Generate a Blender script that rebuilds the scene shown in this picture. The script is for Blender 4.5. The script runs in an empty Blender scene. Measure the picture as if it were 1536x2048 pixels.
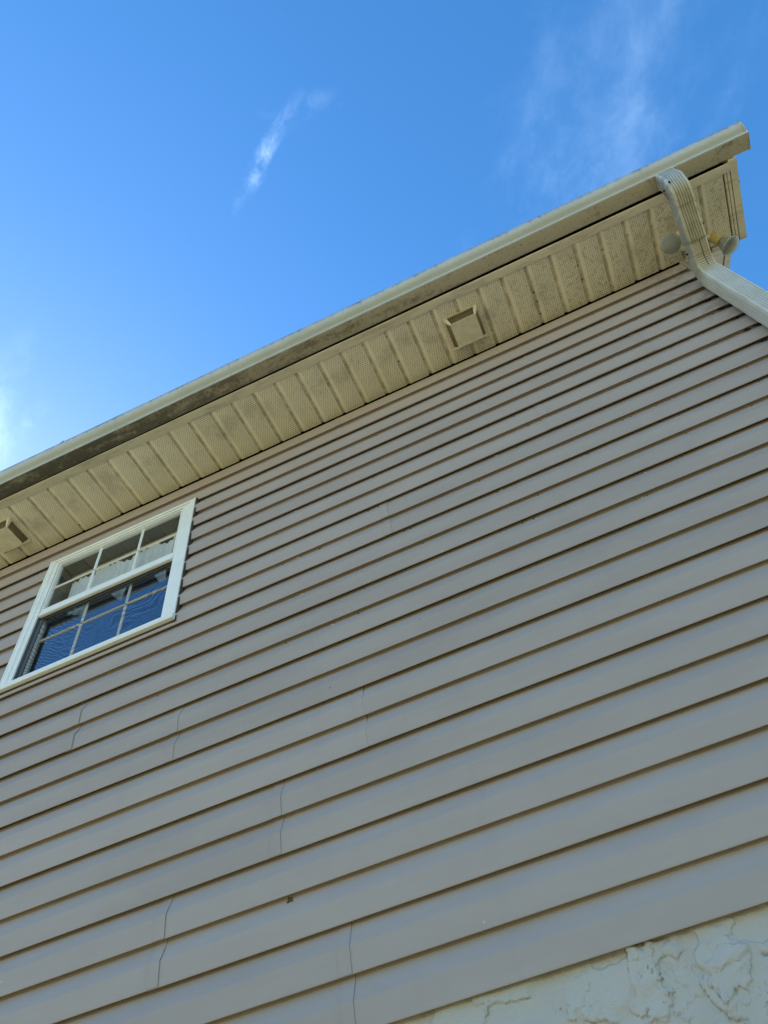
import bpy, math, random
import numpy as np
from mathutils import Vector, Matrix

# ------------------------------------------------------------------ camera, light, exposure
SC = bpy.context.scene
COL = SC.collection
ZO = 4.43                       # height of the first siding lap under the eave above the lawn

cam_d = bpy.data.cameras.new('camera')
cam = bpy.data.objects.new('camera', cam_d)
COL.objects.link(cam)
R = Matrix(((0.91047826, 0.38941698, 0.13922558),
            (0.39833022, -0.73525555, -0.54839065),
            (-0.11118625, 0.55475552, -0.82455074)))
cam.matrix_world = Matrix.Translation((2.54636, -1.44481, -2.82896 + ZO)) @ R.to_4x4()
cam_d.sensor_fit = 'HORIZONTAL'
cam_d.sensor_width = 36.0
cam_d.lens = 36.0 * 1478.9 / 1536.0
cam_d.clip_start = 0.05
cam_d.clip_end = 3000.0
SC.camera = cam

SUN_DIR = Vector((-0.76, 0.38, 0.56)).normalized()      # towards the sun: behind the house, to the left
SUN_ELEV = math.asin(SUN_DIR.z)
SUN_ROT = math.atan2(SUN_DIR.x, SUN_DIR.y)
sun_d = bpy.data.lights.new('sun', 'SUN')
sun_d.energy = 4.4
sun_d.angle = math.radians(0.5)
sun_d.color = (1.0, 0.95, 0.86)
sun = bpy.data.objects.new('sun', sun_d)
sun.location = (0, 0, 30)
sun.rotation_euler = SUN_DIR.to_track_quat('Z', 'Y').to_euler()
COL.objects.link(sun)

SC.view_settings.view_transform = 'Standard'
SC.view_settings.look = 'None'
SC.view_settings.gamma = 1.0
SC.view_settings.use_curve_mapping = False
SC.view_settings.exposure = 1.72


# ------------------------------------------------------------------ node helper
class N:
    def __init__(s, tree):
        s.t = tree

    def new(s, typ, **kw):
        n = s.t.nodes.new(typ)
        for k, v in kw.items():
            setattr(n, k, v)
        return n

    def put(s, sock, v):
        if hasattr(v, 'is_output') or isinstance(v, bpy.types.NodeSocket):
            s.t.links.new(v, sock)
        elif v is not None:
            if hasattr(sock, 'default_value') and sock.type == 'RGBA' and len(v) == 3:
                v = (*v, 1.0)
            sock.default_value = v

    def math(s, op, a, b=None, c=None, clamp=False):
        n = s.new('ShaderNodeMath', operation=op, use_clamp=clamp)
        s.put(n.inputs[0], a)
        if b is not None:
            s.put(n.inputs[1], b)
        if c is not None:
            s.put(n.inputs[2], c)
        return n.outputs[0]

    def vmath(s, op, a, b=None):
        n = s.new('ShaderNodeVectorMath', operation=op)
        s.put(n.inputs[0], a)
        if b is not None:
            s.put(n.inputs[1], b)
        return n.outputs['Value'] if op in ('DOT_PRODUCT', 'LENGTH') else n.outputs[0]

    def scale(s, vec, sc, off=(0, 0, 0)):
        n = s.new('ShaderNodeMapping')
        s.put(n.inputs['Vector'], vec)
        n.inputs['Scale'].default_value = sc
        n.inputs['Location'].default_value = off
        return n.outputs[0]

    def noise(s, vec, scale, detail=4.0, rough=0.55, dist=0.0, col=False):
        n = s.new('ShaderNodeTexNoise')
        s.put(n.inputs['Vector'], vec)
        n.inputs['Scale'].default_value = scale
        n.inputs['Detail'].default_value = detail
        n.inputs['Roughness'].default_value = rough
        n.inputs['Distortion'].default_value = dist
        return n.outputs['Color' if col else 'Fac']

    def ramp(s, fac, lo, hi, a=0.0, b=1.0, smooth=True):
        n = s.new('ShaderNodeMapRange')
        n.interpolation_type = 'SMOOTHSTEP' if smooth else 'LINEAR'
        s.put(n.inputs['Value'], fac)
        n.inputs['From Min'].default_value = lo
        n.inputs['From Max'].default_value = hi
        n.inputs['To Min'].default_value = a
        n.inputs['To Max'].default_value = b
        return n.outputs[0]

    def mix(s, fac, a, b, blend='MIX'):
        n = s.new('ShaderNodeMix', data_type='RGBA', blend_type=blend)
        s.put(n.inputs[0], fac)
        s.put(n.inputs[6], a)
        s.put(n.inputs[7], b)
        return n.outputs[2]

    def sep(s, vec):
        n = s.new('ShaderNodeSeparateXYZ')
        s.put(n.inputs[0], vec)
        return n.outputs


# ------------------------------------------------------------------ world: sky with a few wisps of cirrus
W = bpy.data.worlds.new('World')
SC.world = W
W.use_nodes = True
W.node_tree.nodes.clear()
n = N(W.node_tree)
sky = n.new('ShaderNodeTexSky', sky_type='NISHITA')
sky.sun_disc = False
sky.sun_elevation = SUN_ELEV
sky.sun_rotation = SUN_ROT
sky.air_density = 1.0
sky.dust_density = 0.38
sky.ozone_density = 1.6
tc = n.new('ShaderNodeTexCoord')
d = tc.outputs['Generated']
hs = n.new('ShaderNodeHueSaturation')
hs.inputs['Hue'].default_value = 0.5
hs.inputs['Saturation'].default_value = 1.33
hs.inputs['Value'].default_value = 1.0
n.put(hs.inputs['Color'], sky.outputs[0])
skycol = hs.outputs[0]


def unit(v):
    return Vector(v).normalized()


def cirrus(center, along, half_len, half_wid, nscale, stretch, lo, hi, amount, seed):
    """a wisp round a direction of the sky: elliptic window times stretched noise"""
    c = unit(center)
    a = Vector(along)
    a = (a - c * a.dot(c)).normalized()
    b = c.cross(a)
    u = n.vmath('DOT_PRODUCT', d, tuple(a))
    v = n.vmath('DOT_PRODUCT', d, tuple(b))
    w = n.vmath('DOT_PRODUCT', d, tuple(c))
    comb = n.new('ShaderNodeCombineXYZ')
    n.put(comb.inputs[0], n.math('MULTIPLY', u, 1.0 / stretch))
    n.put(comb.inputs[1], v)
    comb.inputs[2].default_value = seed
    # warp the window so its outline is ragged
    wob = n.math('SUBTRACT', n.noise(comb.outputs[0], nscale * 0.6, 5, 0.65), 0.5)
    uu = n.math('DIVIDE', n.math('MULTIPLY_ADD', wob, half_len * 0.9, u), half_len)
    vv = n.math('DIVIDE', n.math('MULTIPLY_ADD', wob, half_wid * 2.6, v), half_wid)
    r = n.math('SQRT', n.math('ADD', n.math('MULTIPLY', uu, uu), n.math('MULTIPLY', vv, vv)))
    win = n.ramp(r, 1.0, 0.0)
    tex = n.noise(comb.outputs[0], nscale, 9, 0.66, 0.25)
    m = n.math('MULTIPLY', win, n.ramp(tex, lo, hi))
    m = n.math('MULTIPLY', m, n.math('GREATER_THAN', w, 0.0))
    return n.math('MULTIPLY', m, amount)


masks = [
    cirrus((-0.085, 0.115, 0.99), (0.0985, -0.0635, 0.02), 0.088, 0.0155, 40, 1.8, 0.36, 0.80, 0.30, 1.3),
    cirrus((-0.030, 0.085, 0.995), (0.08, 0.012, 0.02), 0.060, 0.024, 34, 1.7, 0.38, 0.85, 0.12, 4.1),
    cirrus((0.31, 0.235, 0.92), (0.10, -0.14, -0.02), 0.30, 0.14, 12, 1.35, 0.26, 0.95, 0.125, 7.7),
    cirrus((0.265, 0.29, 0.92), (0.10, -0.12, -0.02), 0.14, 0.08, 15, 1.3, 0.26, 0.90, 0.13, 2.7),
    cirrus((-0.50, 0.215, 0.84), (0.30, -0.25, 0.4), 0.13, 0.045, 16, 1.5, 0.28, 0.85, 0.28, 9.2),
    cirrus((-0.52, 0.30, 0.80), (0.4, 0.5, 0.1), 0.10, 0.06, 14, 1.3, 0.30, 0.9, 0.2, 5.5),
]
m = masks[0]
for k in masks[1:]:
    m = n.math('MAXIMUM', m, k)
# thin cirrus over the rest of the sky
high = n.noise(n.scale(d, (1.0, 2.2, 1.0), (3.1, 0.4, 8.0)), 2.3, 8, 0.6, 0.4)
far = n.ramp(n.vmath('DOT_PRODUCT', d, (0.12, 0.10, 0.985)), 0.72, 0.50)
m = n.math('MAXIMUM', m, n.math('MULTIPLY', n.math('MULTIPLY', n.ramp(high, 0.55, 0.8), 0.35), far))
white = n.mix(0.0, (5.6, 7.4, 9.2, 1), (1, 1, 1, 1))
bgcol = n.mix(m, skycol, white)
bg = n.new('ShaderNodeBackground')
n.put(bg.inputs['Color'], bgcol)
bg.inputs['Strength'].default_value = 0.108
wo = n.new('ShaderNodeOutputWorld')
n.put(wo.inputs['Surface'], bg.outputs[0])

SC.render.engine = 'CYCLES'
SC.cycles.max_bounces = 8
SC.cycles.diffuse_bounces = 5
SC.cycles.transparent_max_bounces = 12


# ------------------------------------------------------------------ materials
def mat(name, base, rough=0.5, spec=0.5, build=None, metallic=0.0):
    m = bpy.data.materials.new(name)
    m.use_nodes = True
    nt = m.node_tree
    k = N(nt)
    p = nt.nodes['Principled BSDF']
    p.inputs['Base Color'].default_value = (*base, 1)
    p.inputs['Roughness'].default_value = rough
    p.inputs['Specular IOR Level'].default_value = spec
    p.inputs['Metallic'].default_value = metallic
    if build:
        geo = k.new('ShaderNodeNewGeometry')
        build(k, p, geo.outputs['Position'])
    return m


def bump(k, p, h, dist, strength=1.0):
    b = k.new('ShaderNodeBump')
    b.inputs['Distance'].default_value = dist
    b.inputs['Strength'].default_value = strength
    k.put(b.inputs['Height'], h)
    k.put(p.inputs['Normal'], b.outputs[0])


def b_siding(k, p, pos):
    info = k.new('ShaderNodeObjectInfo')
    x, y, z = k.sep(pos)[:3]
    base = k.mix(info.outputs['Random'], (0.375, 0.302, 0.250), (0.415, 0.336, 0.280))
    # faint chalky fading, long blotches
    fade = k.noise(k.scale(pos, (1.4, 1, 5)), 1.6, 5, 0.6)
    c = k.mix(k.ramp(fade, 0.35, 0.7, 0.0, 0.35), base, (0.48, 0.40, 0.335))
    # streaked wood grain print, very low contrast
    grain = k.noise(k.scale(pos, (6, 1, 190)), 1.0, 5, 0.6)
    c = k.mix(k.ramp(grain, 0.55, 0.8, 0, 0.16), c, (0.24, 0.22, 0.20))
    run = k.noise(k.scale(pos, (13, 1, 1.1), (3, 0, 1)), 1.0, 6, 0.6)
    c = k.mix(k.ramp(run, 0.52, 0.78, 0, 0.16), c, (0.27, 0.235, 0.19))
    # dust and mildew, thicker towards the downspout corner and the eave
    dirtn = k.noise(k.scale(pos, (9, 1, 14)), 1.0, 9, 0.72)
    side = k.math('MULTIPLY', k.ramp(x, 2.4, 3.62), k.ramp(z, ZO - 0.95, ZO + 0.1))
    thr = k.math('MULTIPLY_ADD', side, -0.10, 0.70)
    dm = k.ramp(k.math('SUBTRACT', dirtn, thr), 0.0, 0.10, 0, 0.35)
    c = k.mix(dm, c, (0.10, 0.095, 0.075))
    # mildew right beside the downspout
    near = k.math('MULTIPLY', k.ramp(x, 3.40, 3.60), k.ramp(k.noise(k.scale(pos, (18, 4, 30)), 1.0, 8, 0.75), 0.40, 0.62))
    c = k.mix(k.math('MULTIPLY', near, k.ramp(z, ZO - 0.55, ZO - 0.20, 0, 0.40)), c, (0.06, 0.055, 0.045))
    # fly specks
    vo = k.new('ShaderNodeTexVoronoi')
    k.put(vo.inputs['Vector'], k.scale(pos, (1, 0.2, 1)))
    vo.inputs['Scale'].default_value = 17.0
    gate = k.math('GREATER_THAN', k.sep(vo.outputs['Color'])[0], k.math('MULTIPLY_ADD', side, -0.25, 0.86))
    sp = k.math('MULTIPLY', k.ramp(vo.outputs['Distance'], 0.050, 0.030), gate)
    c = k.mix(k.math('MULTIPLY', sp, 0.75), c, (0.07, 0.055, 0.045))
    # pale scratches and bird marks
    vo2 = k.new('ShaderNodeTexVoronoi')
    k.put(vo2.inputs['Vector'], k.scale(pos, (1.0, 0.2, 1.3), (4.3, 0, 2.2)))
    vo2.inputs['Scale'].default_value = 8.0
    g2 = k.math('GREATER_THAN', k.sep(vo2.outputs['Color'])[1], 0.88)
    s2 = k.math('MULTIPLY', k.ramp(vo2.outputs['Distance'], 0.034, 0.012), g2)
    c = k.mix(k.math('MULTIPLY', s2, 0.6), c, (0.62, 0.60, 0.56))
    k.put(p.inputs['Base Color'], c)
    k.put(p.inputs['Roughness'], k.ramp(fade, 0.3, 0.7, 0.44, 0.56))
    hgt = k.math('ADD', k.math('MULTIPLY', grain, 0.25), k.noise(k.scale(pos, (3, 1, 6)), 3.0, 3, 0.5))
    bump(k, p, hgt, 0.0022, 0.6)


def b_soffit(k, p, pos):
    tco = k.new('ShaderNodeTexCoord')
    lx, ly = k.sep(tco.outputs['Object'])[:2]
    sx, sy = 0.0090, 0.0088
    v = k.math('DIVIDE', ly, sy)
    row = k.math('FLOOR', v)
    par = k.math('FLOORED_MODULO', row, 2.0)
    u = k.math('MULTIPLY_ADD', par, 0.5, k.math('DIVIDE', lx, sx))
    fx = k.math('MULTIPLY', k.math('SUBTRACT', k.math('FRACT', u), 0.5), sx)
    fy = k.math('MULTIPLY', k.math('SUBTRACT', k.math('FRACT', v), 0.5), sy)
    dd = k.math('SQRT', k.math('ADD', k.math('MULTIPLY', fx, fx), k.math('MULTIPLY', fy, fy)))
    hole = k.ramp(dd, 0.0025, 0.0017)
    win = k.math('MULTIPLY', k.math('GREATER_THAN', lx, 0.0225), k.math('LESS_THAN', lx, 0.0945))
    hole = k.math('MULTIPLY', hole, win)
    x, y, z = k.sep(pos)[:3]
    info = k.new('ShaderNodeObjectInfo')
    base = k.mix(info.outputs['Random'], (0.88, 0.80, 0.63), (0.90, 0.83, 0.67))
    # pinker clean vinyl to the right, greener algae film to the left
    base = k.mix(k.ramp(x, 1.2, 3.7, 0, 0.75), base, (0.89, 0.78, 0.61))
    patch = k.noise(k.scale(pos, (1, 0.8, 1)), 9.0, 6, 0.62)
    mid = k.math('MULTIPLY', k.ramp(y, -0.28, -0.20), k.ramp(y, -0.06, -0.14))
    pm = k.math('MULTIPLY', k.ramp(patch, 0.46, 0.68), k.math('MULTIPLY_ADD', mid, 0.28, 0.04))
    c = k.mix(pm, base, (0.20, 0.15, 0.115))
    film = k.ramp(k.noise(pos, 3.2, 3, 0.5), 0.4, 0.7, 0, 0.22)
    c = k.mix(film, c, (0.66, 0.62, 0.43))
    # clogged soot round the holes, more at the right end
    soot = k.ramp(k.noise(pos, 70.0, 3, 0.6), 0.50, 0.66, 0, 0.6)
    soot = k.math('MULTIPLY', soot, k.math('MULTIPLY', k.ramp(x, 2.0, 3.7, 0.10, 0.55), win))
    c = k.mix(soot, c, (0.07, 0.055, 0.045))
    # joints collect dirt
    jm = k.math('MULTIPLY', k.ramp(lx, 0.0095, 0.0055), k.ramp(k.noise(k.scale(pos, (1, 1, 1), (2, 0, 0)), 26, 4, 0.6), 0.35, 0.65, 0.20, 0.60))
    c = k.mix(jm, c, (0.30, 0.235, 0.14))
    # brown insect spots along the joints
    vo = k.new('ShaderNodeTexVoronoi')
    k.put(vo.inputs['Vector'], pos)
    vo.inputs['Scale'].default_value = 34.0
    sp = k.math('MULTIPLY', k.ramp(vo.outputs['Distance'], 0.26, 0.14), k.math('LESS_THAN', lx, 0.009))
    sp = k.math('MULTIPLY', sp, k.math('GREATER_THAN', k.sep(vo.outputs['Color'])[0], k.ramp(x, 2.2, 3.6, 0.93, 0.45)))
    c = k.mix(k.math('MULTIPLY', sp, 0.85), c, (0.035, 0.022, 0.016))
    c = k.mix(k.math('MULTIPLY', hole, 0.78), c, (0.10, 0.075, 0.05))
    k.put(p.inputs['Base Color'], c)
    hgt = k.math('SUBTRACT', k.math('MULTIPLY', k.noise(pos, 20, 3, 0.5), 0.5), hole)
    bump(k, p, hgt, 0.0012, 0.6)


def b_trim(k, p, pos):
    x, y, z = k.sep(pos)[:3]
    nn = k.noise(k.scale(pos, (3, 14, 14)), 2.0, 7, 0.68)
    base = k.mix(k.ramp(x, 0.3, 3.6), (0.66, 0.60, 0.45), (0.84, 0.73, 0.57))
    c = k.mix(k.ramp(nn, 0.42, 0.72, 0, 0.45), base, (0.22, 0.175, 0.12))
    vo = k.new('ShaderNodeTexVoronoi')
    k.put(vo.inputs['Vector'], pos)
    vo.inputs['Scale'].default_value = 22.0
    g = k.math('GREATER_THAN', k.sep(vo.outputs['Color'])[0], 0.80)
    c = k.mix(k.math('MULTIPLY', k.math('MULTIPLY', k.ramp(vo.outputs['Distance'], 0.10, 0.05), g), 0.8), c, (0.05, 0.035, 0.03))
    k.put(p.inputs['Base Color'], c)
    bump(k, p, nn, 0.0008, 0.5)


def b_jtrim(k, p, pos):
    nn = k.noise(k.scale(pos, (2.5, 20, 20)), 2.0, 7, 0.65)
    c = k.mix(k.ramp(nn, 0.42, 0.75, 0, 0.5), (0.36, 0.32, 0.25), (0.20, 0.17, 0.115))
    k.put(p.inputs['Base Color'], c)
    bump(k, p, nn, 0.0008, 0.5)


def b_gutter(k, p, pos):
    g = k.new('ShaderNodeNewGeometry')
    x, y, z = k.sep(pos)[:3]
    nz = k.sep(g.outputs['True Normal'])[2]
    # enamel, chalky with run-off streaks down the face
    st = k.noise(k.scale(pos, (46, 2.0, 3.0)), 1.0, 5, 0.6)
    bl = k.noise(pos, 7, 5, 0.6)
    c = k.mix(k.ramp(bl, 0.3, 0.7), (0.54, 0.545, 0.515), (0.47, 0.465, 0.41))
    c = k.mix(k.ramp(st, 0.50, 0.78, 0, 0.35), c, (0.29, 0.26, 0.18))
    # yellower band on the lower third of the face
    low = k.ramp(k.math('MULTIPLY_ADD', k.math('SUBTRACT', st, 0.5), 0.02, z), ZO + 0.262, ZO + 0.240)
    low = k.math('MULTIPLY', low, k.ramp(z, ZO + 0.2285, ZO + 0.2320))
    c = k.mix(k.math('MULTIPLY', low, 0.65), c, (0.36, 0.335, 0.21))
    # rusty drip marks under the lip
    up = k.ramp(k.math('MULTIPLY_ADD', k.math('SUBTRACT', st, 0.5), 0.04, z), ZO + 0.268, ZO + 0.292)
    c = k.mix(k.math('MULTIPLY', up, k.ramp(bl, 0.4, 0.65, 0.35, 0.85)), c, (0.13, 0.085, 0.05))
    c = k.mix(k.ramp(z, ZO + 0.2870, ZO + 0.2915, 0, 0.85), c, (0.06, 0.05, 0.038))
    # underside: mould, heavy at the left end, film at the right
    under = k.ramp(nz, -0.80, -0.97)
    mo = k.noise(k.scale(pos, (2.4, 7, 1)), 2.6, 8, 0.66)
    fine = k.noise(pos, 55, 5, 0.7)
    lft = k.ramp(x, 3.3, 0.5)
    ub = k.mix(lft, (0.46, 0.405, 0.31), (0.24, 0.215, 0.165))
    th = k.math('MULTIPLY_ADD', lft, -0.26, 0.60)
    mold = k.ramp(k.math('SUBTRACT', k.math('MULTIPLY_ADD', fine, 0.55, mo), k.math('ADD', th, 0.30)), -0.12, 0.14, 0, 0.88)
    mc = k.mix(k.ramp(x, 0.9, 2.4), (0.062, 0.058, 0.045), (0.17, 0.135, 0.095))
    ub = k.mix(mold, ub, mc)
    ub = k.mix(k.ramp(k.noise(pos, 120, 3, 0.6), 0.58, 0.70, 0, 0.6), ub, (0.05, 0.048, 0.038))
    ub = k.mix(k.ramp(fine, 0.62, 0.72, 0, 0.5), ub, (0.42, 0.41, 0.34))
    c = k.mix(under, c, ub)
    k.put(p.inputs['Base Color'], c)
    k.put(p.inputs['Roughness'], k.ramp(under, 0, 1, 0.42, 0.75))
    bump(k, p, k.math('ADD', k.math('MULTIPLY', st, 0.4), fine), 0.0006, 0.5)


def b_spout(k, p, pos):
    x, y, z = k.sep(pos)[:3]
    bl = k.noise(pos, 9, 6, 0.62)
    c = k.mix(k.ramp(bl, 0.35, 0.7), (0.58, 0.575, 0.52), (0.52, 0.49, 0.40))
    hi = k.ramp(z, ZO - 0.20, ZO - 0.06)
    c = k.mix(k.math('MULTIPLY', hi, 0.75), c, (0.56, 0.475, 0.31))
    # grey mottling on the left-facing side and on the top bend
    g = k.new('ShaderNodeNewGeometry')
    nx = k.sep(g.outputs['True Normal'])[0]
    li = k.noise(pos, 38, 7, 0.7)
    lm = k.math('MULTIPLY', k.ramp(k.math('MULTIPLY', nx, -1.0), 0.35, 0.9), k.ramp(li, 0.30, 0.55, 0.25, 0.9))
    lm = k.math('MULTIPLY', lm, hi)
    c = k.mix(lm, c, (0.25, 0.26, 0.235))
    top = k.math('MULTIPLY', k.ramp(y, -0.375, -0.40), k.ramp(li, 0.32, 0.6, 0.2, 0.8))
    c = k.mix(top, c, (0.52, 0.54, 0.50))
    # black specks and grime in the flutes
    sp = k.ramp(k.noise(pos, 95, 4, 0.6), 0.66, 0.73, 0, 0.85)
    c = k.mix(sp, c, (0.06, 0.055, 0.045))
    gr = k.ramp(k.noise(k.scale(pos, (60, 60, 6)), 1.0, 4, 0.6), 0.58, 0.75, 0, 0.45)
    c = k.mix(gr, c, (0.16, 0.14, 0.10))
    br = k.math('MULTIPLY', k.ramp(k.noise(pos, 17, 6, 0.65), 0.46, 0.66, 0, 0.55), hi)
    c = k.mix(br, c, (0.24, 0.185, 0.10))
    at = k.new('ShaderNodeAttribute', attribute_name='groove')
    c = k.mix(k.math('MULTIPLY', at.outputs['Fac'], k.ramp(bl, 0.2, 0.8, 0.45, 0.75)), c, (0.15, 0.125, 0.08))
    k.put(p.inputs['Base Color'], c)
    bump(k, p, li, 0.0007, 0.6)


def b_stucco(k, p, pos):
    at = k.new('ShaderNodeAttribute', attribute_name='edge')
    nn = k.noise(pos, 6, 6, 0.6)
    fine = k.noise(pos, 170, 6, 0.7)
    c = k.mix(k.ramp(nn, 0.35, 0.7), (0.49, 0.45, 0.38), (0.535, 0.49, 0.415))
    c = k.mix(k.math('MULTIPLY', at.outputs['Fac'], k.ramp(k.noise(pos, 45, 4, 0.6), 0.35, 0.6, 0.12, 0.85)), c, (0.16, 0.12, 0.075))
    c = k.mix(k.ramp(k.noise(pos, 110, 3, 0.6), 0.70, 0.76, 0, 0.7), c, (0.10, 0.10, 0.08))
    c = k.mix(k.ramp(k.noise(k.scale(pos, (1, 1, 1), (7, 3, 1)), 31, 6, 0.7), 0.58, 0.72, 0, 0.12), c, (0.30, 0.30, 0.24))
    k.put(p.inputs['Base Color'], c)
    h = k.math('ADD', k.math('MULTIPLY', fine, 0.5), k.noise(pos, 48, 7, 0.65))
    bump(k, p, h, 0.0050, 0.8)


def b_white(k, p, pos):
    nn = k.noise(k.scale(pos, (9, 9, 5)), 2, 6, 0.65)
    c = k.mix(k.ramp(nn, 0.40, 0.75, 0, 0.35), (0.86, 0.85, 0.78), (0.70, 0.67, 0.57))
    sp = k.ramp(k.noise(pos, 60, 4, 0.6), 0.68, 0.76, 0, 0.5)
    c = k.mix(sp, c, (0.25, 0.20, 0.14))
    k.put(p.inputs['Base Color'], c)
    bump(k, p, nn, 0.0008, 0.4)


def b_ventplastic(k, p, pos):
    nn = k.noise(pos, 22, 6, 0.65)
    c = k.mix(k.ramp(nn, 0.38, 0.72, 0, 0.55), (0.74, 0.67, 0.50), (0.50, 0.46, 0.34))
    sp = k.ramp(k.noise(k.scale(pos, (30, 60, 30)), 1, 4, 0.6), 0.68, 0.75, 0, 0.6)
    c = k.mix(sp, c, (0.16, 0.13, 0.09))
    k.put(p.inputs['Base Color'], c)


def b_grass(k, p, pos):
    a = k.noise(pos, 0.35, 6, 0.6)
    b = k.noise(pos, 40, 4, 0.7)
    c = k.mix(k.ramp(a, 0.35, 0.65), (0.225, 0.200, 0.105), (0.270, 0.240, 0.130))
    c = k.mix(k.ramp(b, 0.4, 0.7, 0, 0.35), c, (0.15, 0.155, 0.06))
    k.put(p.inputs['Base Color'], c)
    bump(k, p, b, 0.02, 0.6)


def b_shingle(k, p, pos):
    nn = k.noise(pos, 60, 5, 0.7)
    c = k.mix(nn, (0.05, 0.045, 0.04), (0.15, 0.13, 0.11))
    k.put(p.inputs['Base Color'], c)
    bump(k, p, nn, 0.003, 0.8)


def b_curtain(k, p, pos):
    nn = k.noise(k.scale(pos, (60, 10, 4)), 1, 5, 0.6)
    c = k.mix(nn, (0.74, 0.76, 0.72), (0.90, 0.91, 0.87))
    k.put(p.inputs['Base Color'], c)


def b_bulb(k, p, pos):
    nn = k.noise(pos, 30, 4, 0.6)
    c = k.mix(k.ramp(nn, 0.4, 0.7, 0, 0.6), (0.25, 0.255, 0.205), (0.20, 0.195, 0.15))
    k.put(p.inputs['Base Color'], c)


M = {
    'siding': mat('vinyl_siding', (0.33, 0.31, 0.28), 0.48, 0.25, b_siding),
    'soffit': mat('vinyl_soffit', (0.5, 0.45, 0.33), 0.6, 0.3, b_soffit),
    'trim': mat('aluminium_trim', (0.5, 0.44, 0.32), 0.5, 0.35, b_trim),
    'jtrim': mat('wall_trim', (0.36, 0.32, 0.25), 0.5, 0.3, b_jtrim),
    'gutter': mat('gutter_enamel', (0.6, 0.58, 0.5), 0.45, 0.4, b_gutter),
    'spout': mat('downspout_enamel', (0.6, 0.58, 0.5), 0.45, 0.4, b_spout),
    'stucco': mat('painted_stucco', (0.48, 0.5, 0.44), 0.8, 0.25, b_stucco),
    'white': mat('white_vinyl', (0.78, 0.78, 0.72), 0.38, 0.45, b_white),
    'vent': mat('vent_plastic', (0.5, 0.45, 0.33), 0.5, 0.35, b_ventplastic),
    'mesh': mat('vent_mesh', (0.11, 0.08, 0.05), 0.8, 0.2),
    'wire': mat('mesh_wire', (0.36, 0.29, 0.18), 0.7, 0.2),
    'dark': mat('dark_cavity', (0.012, 0.011, 0.010), 0.9, 0.1),
    'gap': mat('lap_gap', (0.26, 0.215, 0.175), 0.8, 0.2),
    'seal_shade': mat('brown_seal_and_shade', (0.06, 0.04, 0.028), 0.7, 0.2),
    'track': mat('grey_track', (0.10, 0.11, 0.11), 0.5, 0.3),
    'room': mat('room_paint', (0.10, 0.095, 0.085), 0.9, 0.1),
    'curtain': mat('lace_curtain', (0.6, 0.6, 0.56), 0.9, 0.1, b_curtain),
    'ground': mat('dry_lawn', (0.3, 0.26, 0.15), 1.0, 0.1, b_grass),
    'shingle': mat('asphalt_shingle', (0.08, 0.07, 0.06), 0.95, 0.2, b_shingle),
    'bulb': mat('frosted_bulb', (0.45, 0.45, 0.4), 0.25, 0.6, b_bulb),
    'socket': mat('yellowed_socket', (0.50, 0.39, 0.15), 0.5, 0.3),
    'neck': mat('bulb_neck', (0.36, 0.355, 0.31), 0.4, 0.4),
    'crumb': mat('pale_cocoon', (0.52, 0.46, 0.36), 0.9, 0.1),
    'speck': mat('dark_grime', (0.03, 0.024, 0.018), 0.9, 0.1),
    'leaf': mat('dead_leaf', (0.12, 0.08, 0.04), 0.9, 0.1),
}


def glass_mat(name, refl, tint, fres=1.35):
    m = bpy.data.materials.new(name)
    m.use_nodes = True
    nt = m.node_tree
    nt.nodes.clear()
    k = N(nt)
    gl = k.new('ShaderNodeBsdfGlossy')
    gl.inputs['Roughness'].default_value = 0.012
    gl.inputs['Color'].default_value = (0.92, 0.96, 1.0, 1)
    tr = k.new('ShaderNodeBsdfTransparent')
    tr.inputs['Color'].default_value = (*tint, 1)
    geo = k.new('ShaderNodeNewGeometry')
    wv = k.noise(geo.outputs['Position'], 5.0, 2, 0.5)
    b = k.new('ShaderNodeBump')
    b.inputs['Distance'].default_value = 0.0015
    b.inputs['Strength'].default_value = 0.4
    k.put(b.inputs['Height'], wv)
    k.put(gl.inputs['Normal'], b.outputs[0])
    fr = k.new('ShaderNodeFresnel')
    fr.inputs['IOR'].default_value = fres
    f = k.math('ADD', fr.outputs[0], refl, clamp=True)
    mx = k.new('ShaderNodeMixShader')
    k.put(mx.inputs[0], f)
    k.put(mx.inputs[1], tr.outputs[0])
    k.put(mx.inputs[2], gl.outputs[0])
    o = k.new('ShaderNodeOutputMaterial')
    k.put(o.inputs['Surface'], mx.outputs[0])
    return m


M['glass'] = glass_mat('window_glass', 0.06, (0.97, 0.98, 0.97))
M['glass_low'] = glass_mat('coated_glass', 0.31, (0.70, 0.76, 0.80))


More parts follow.
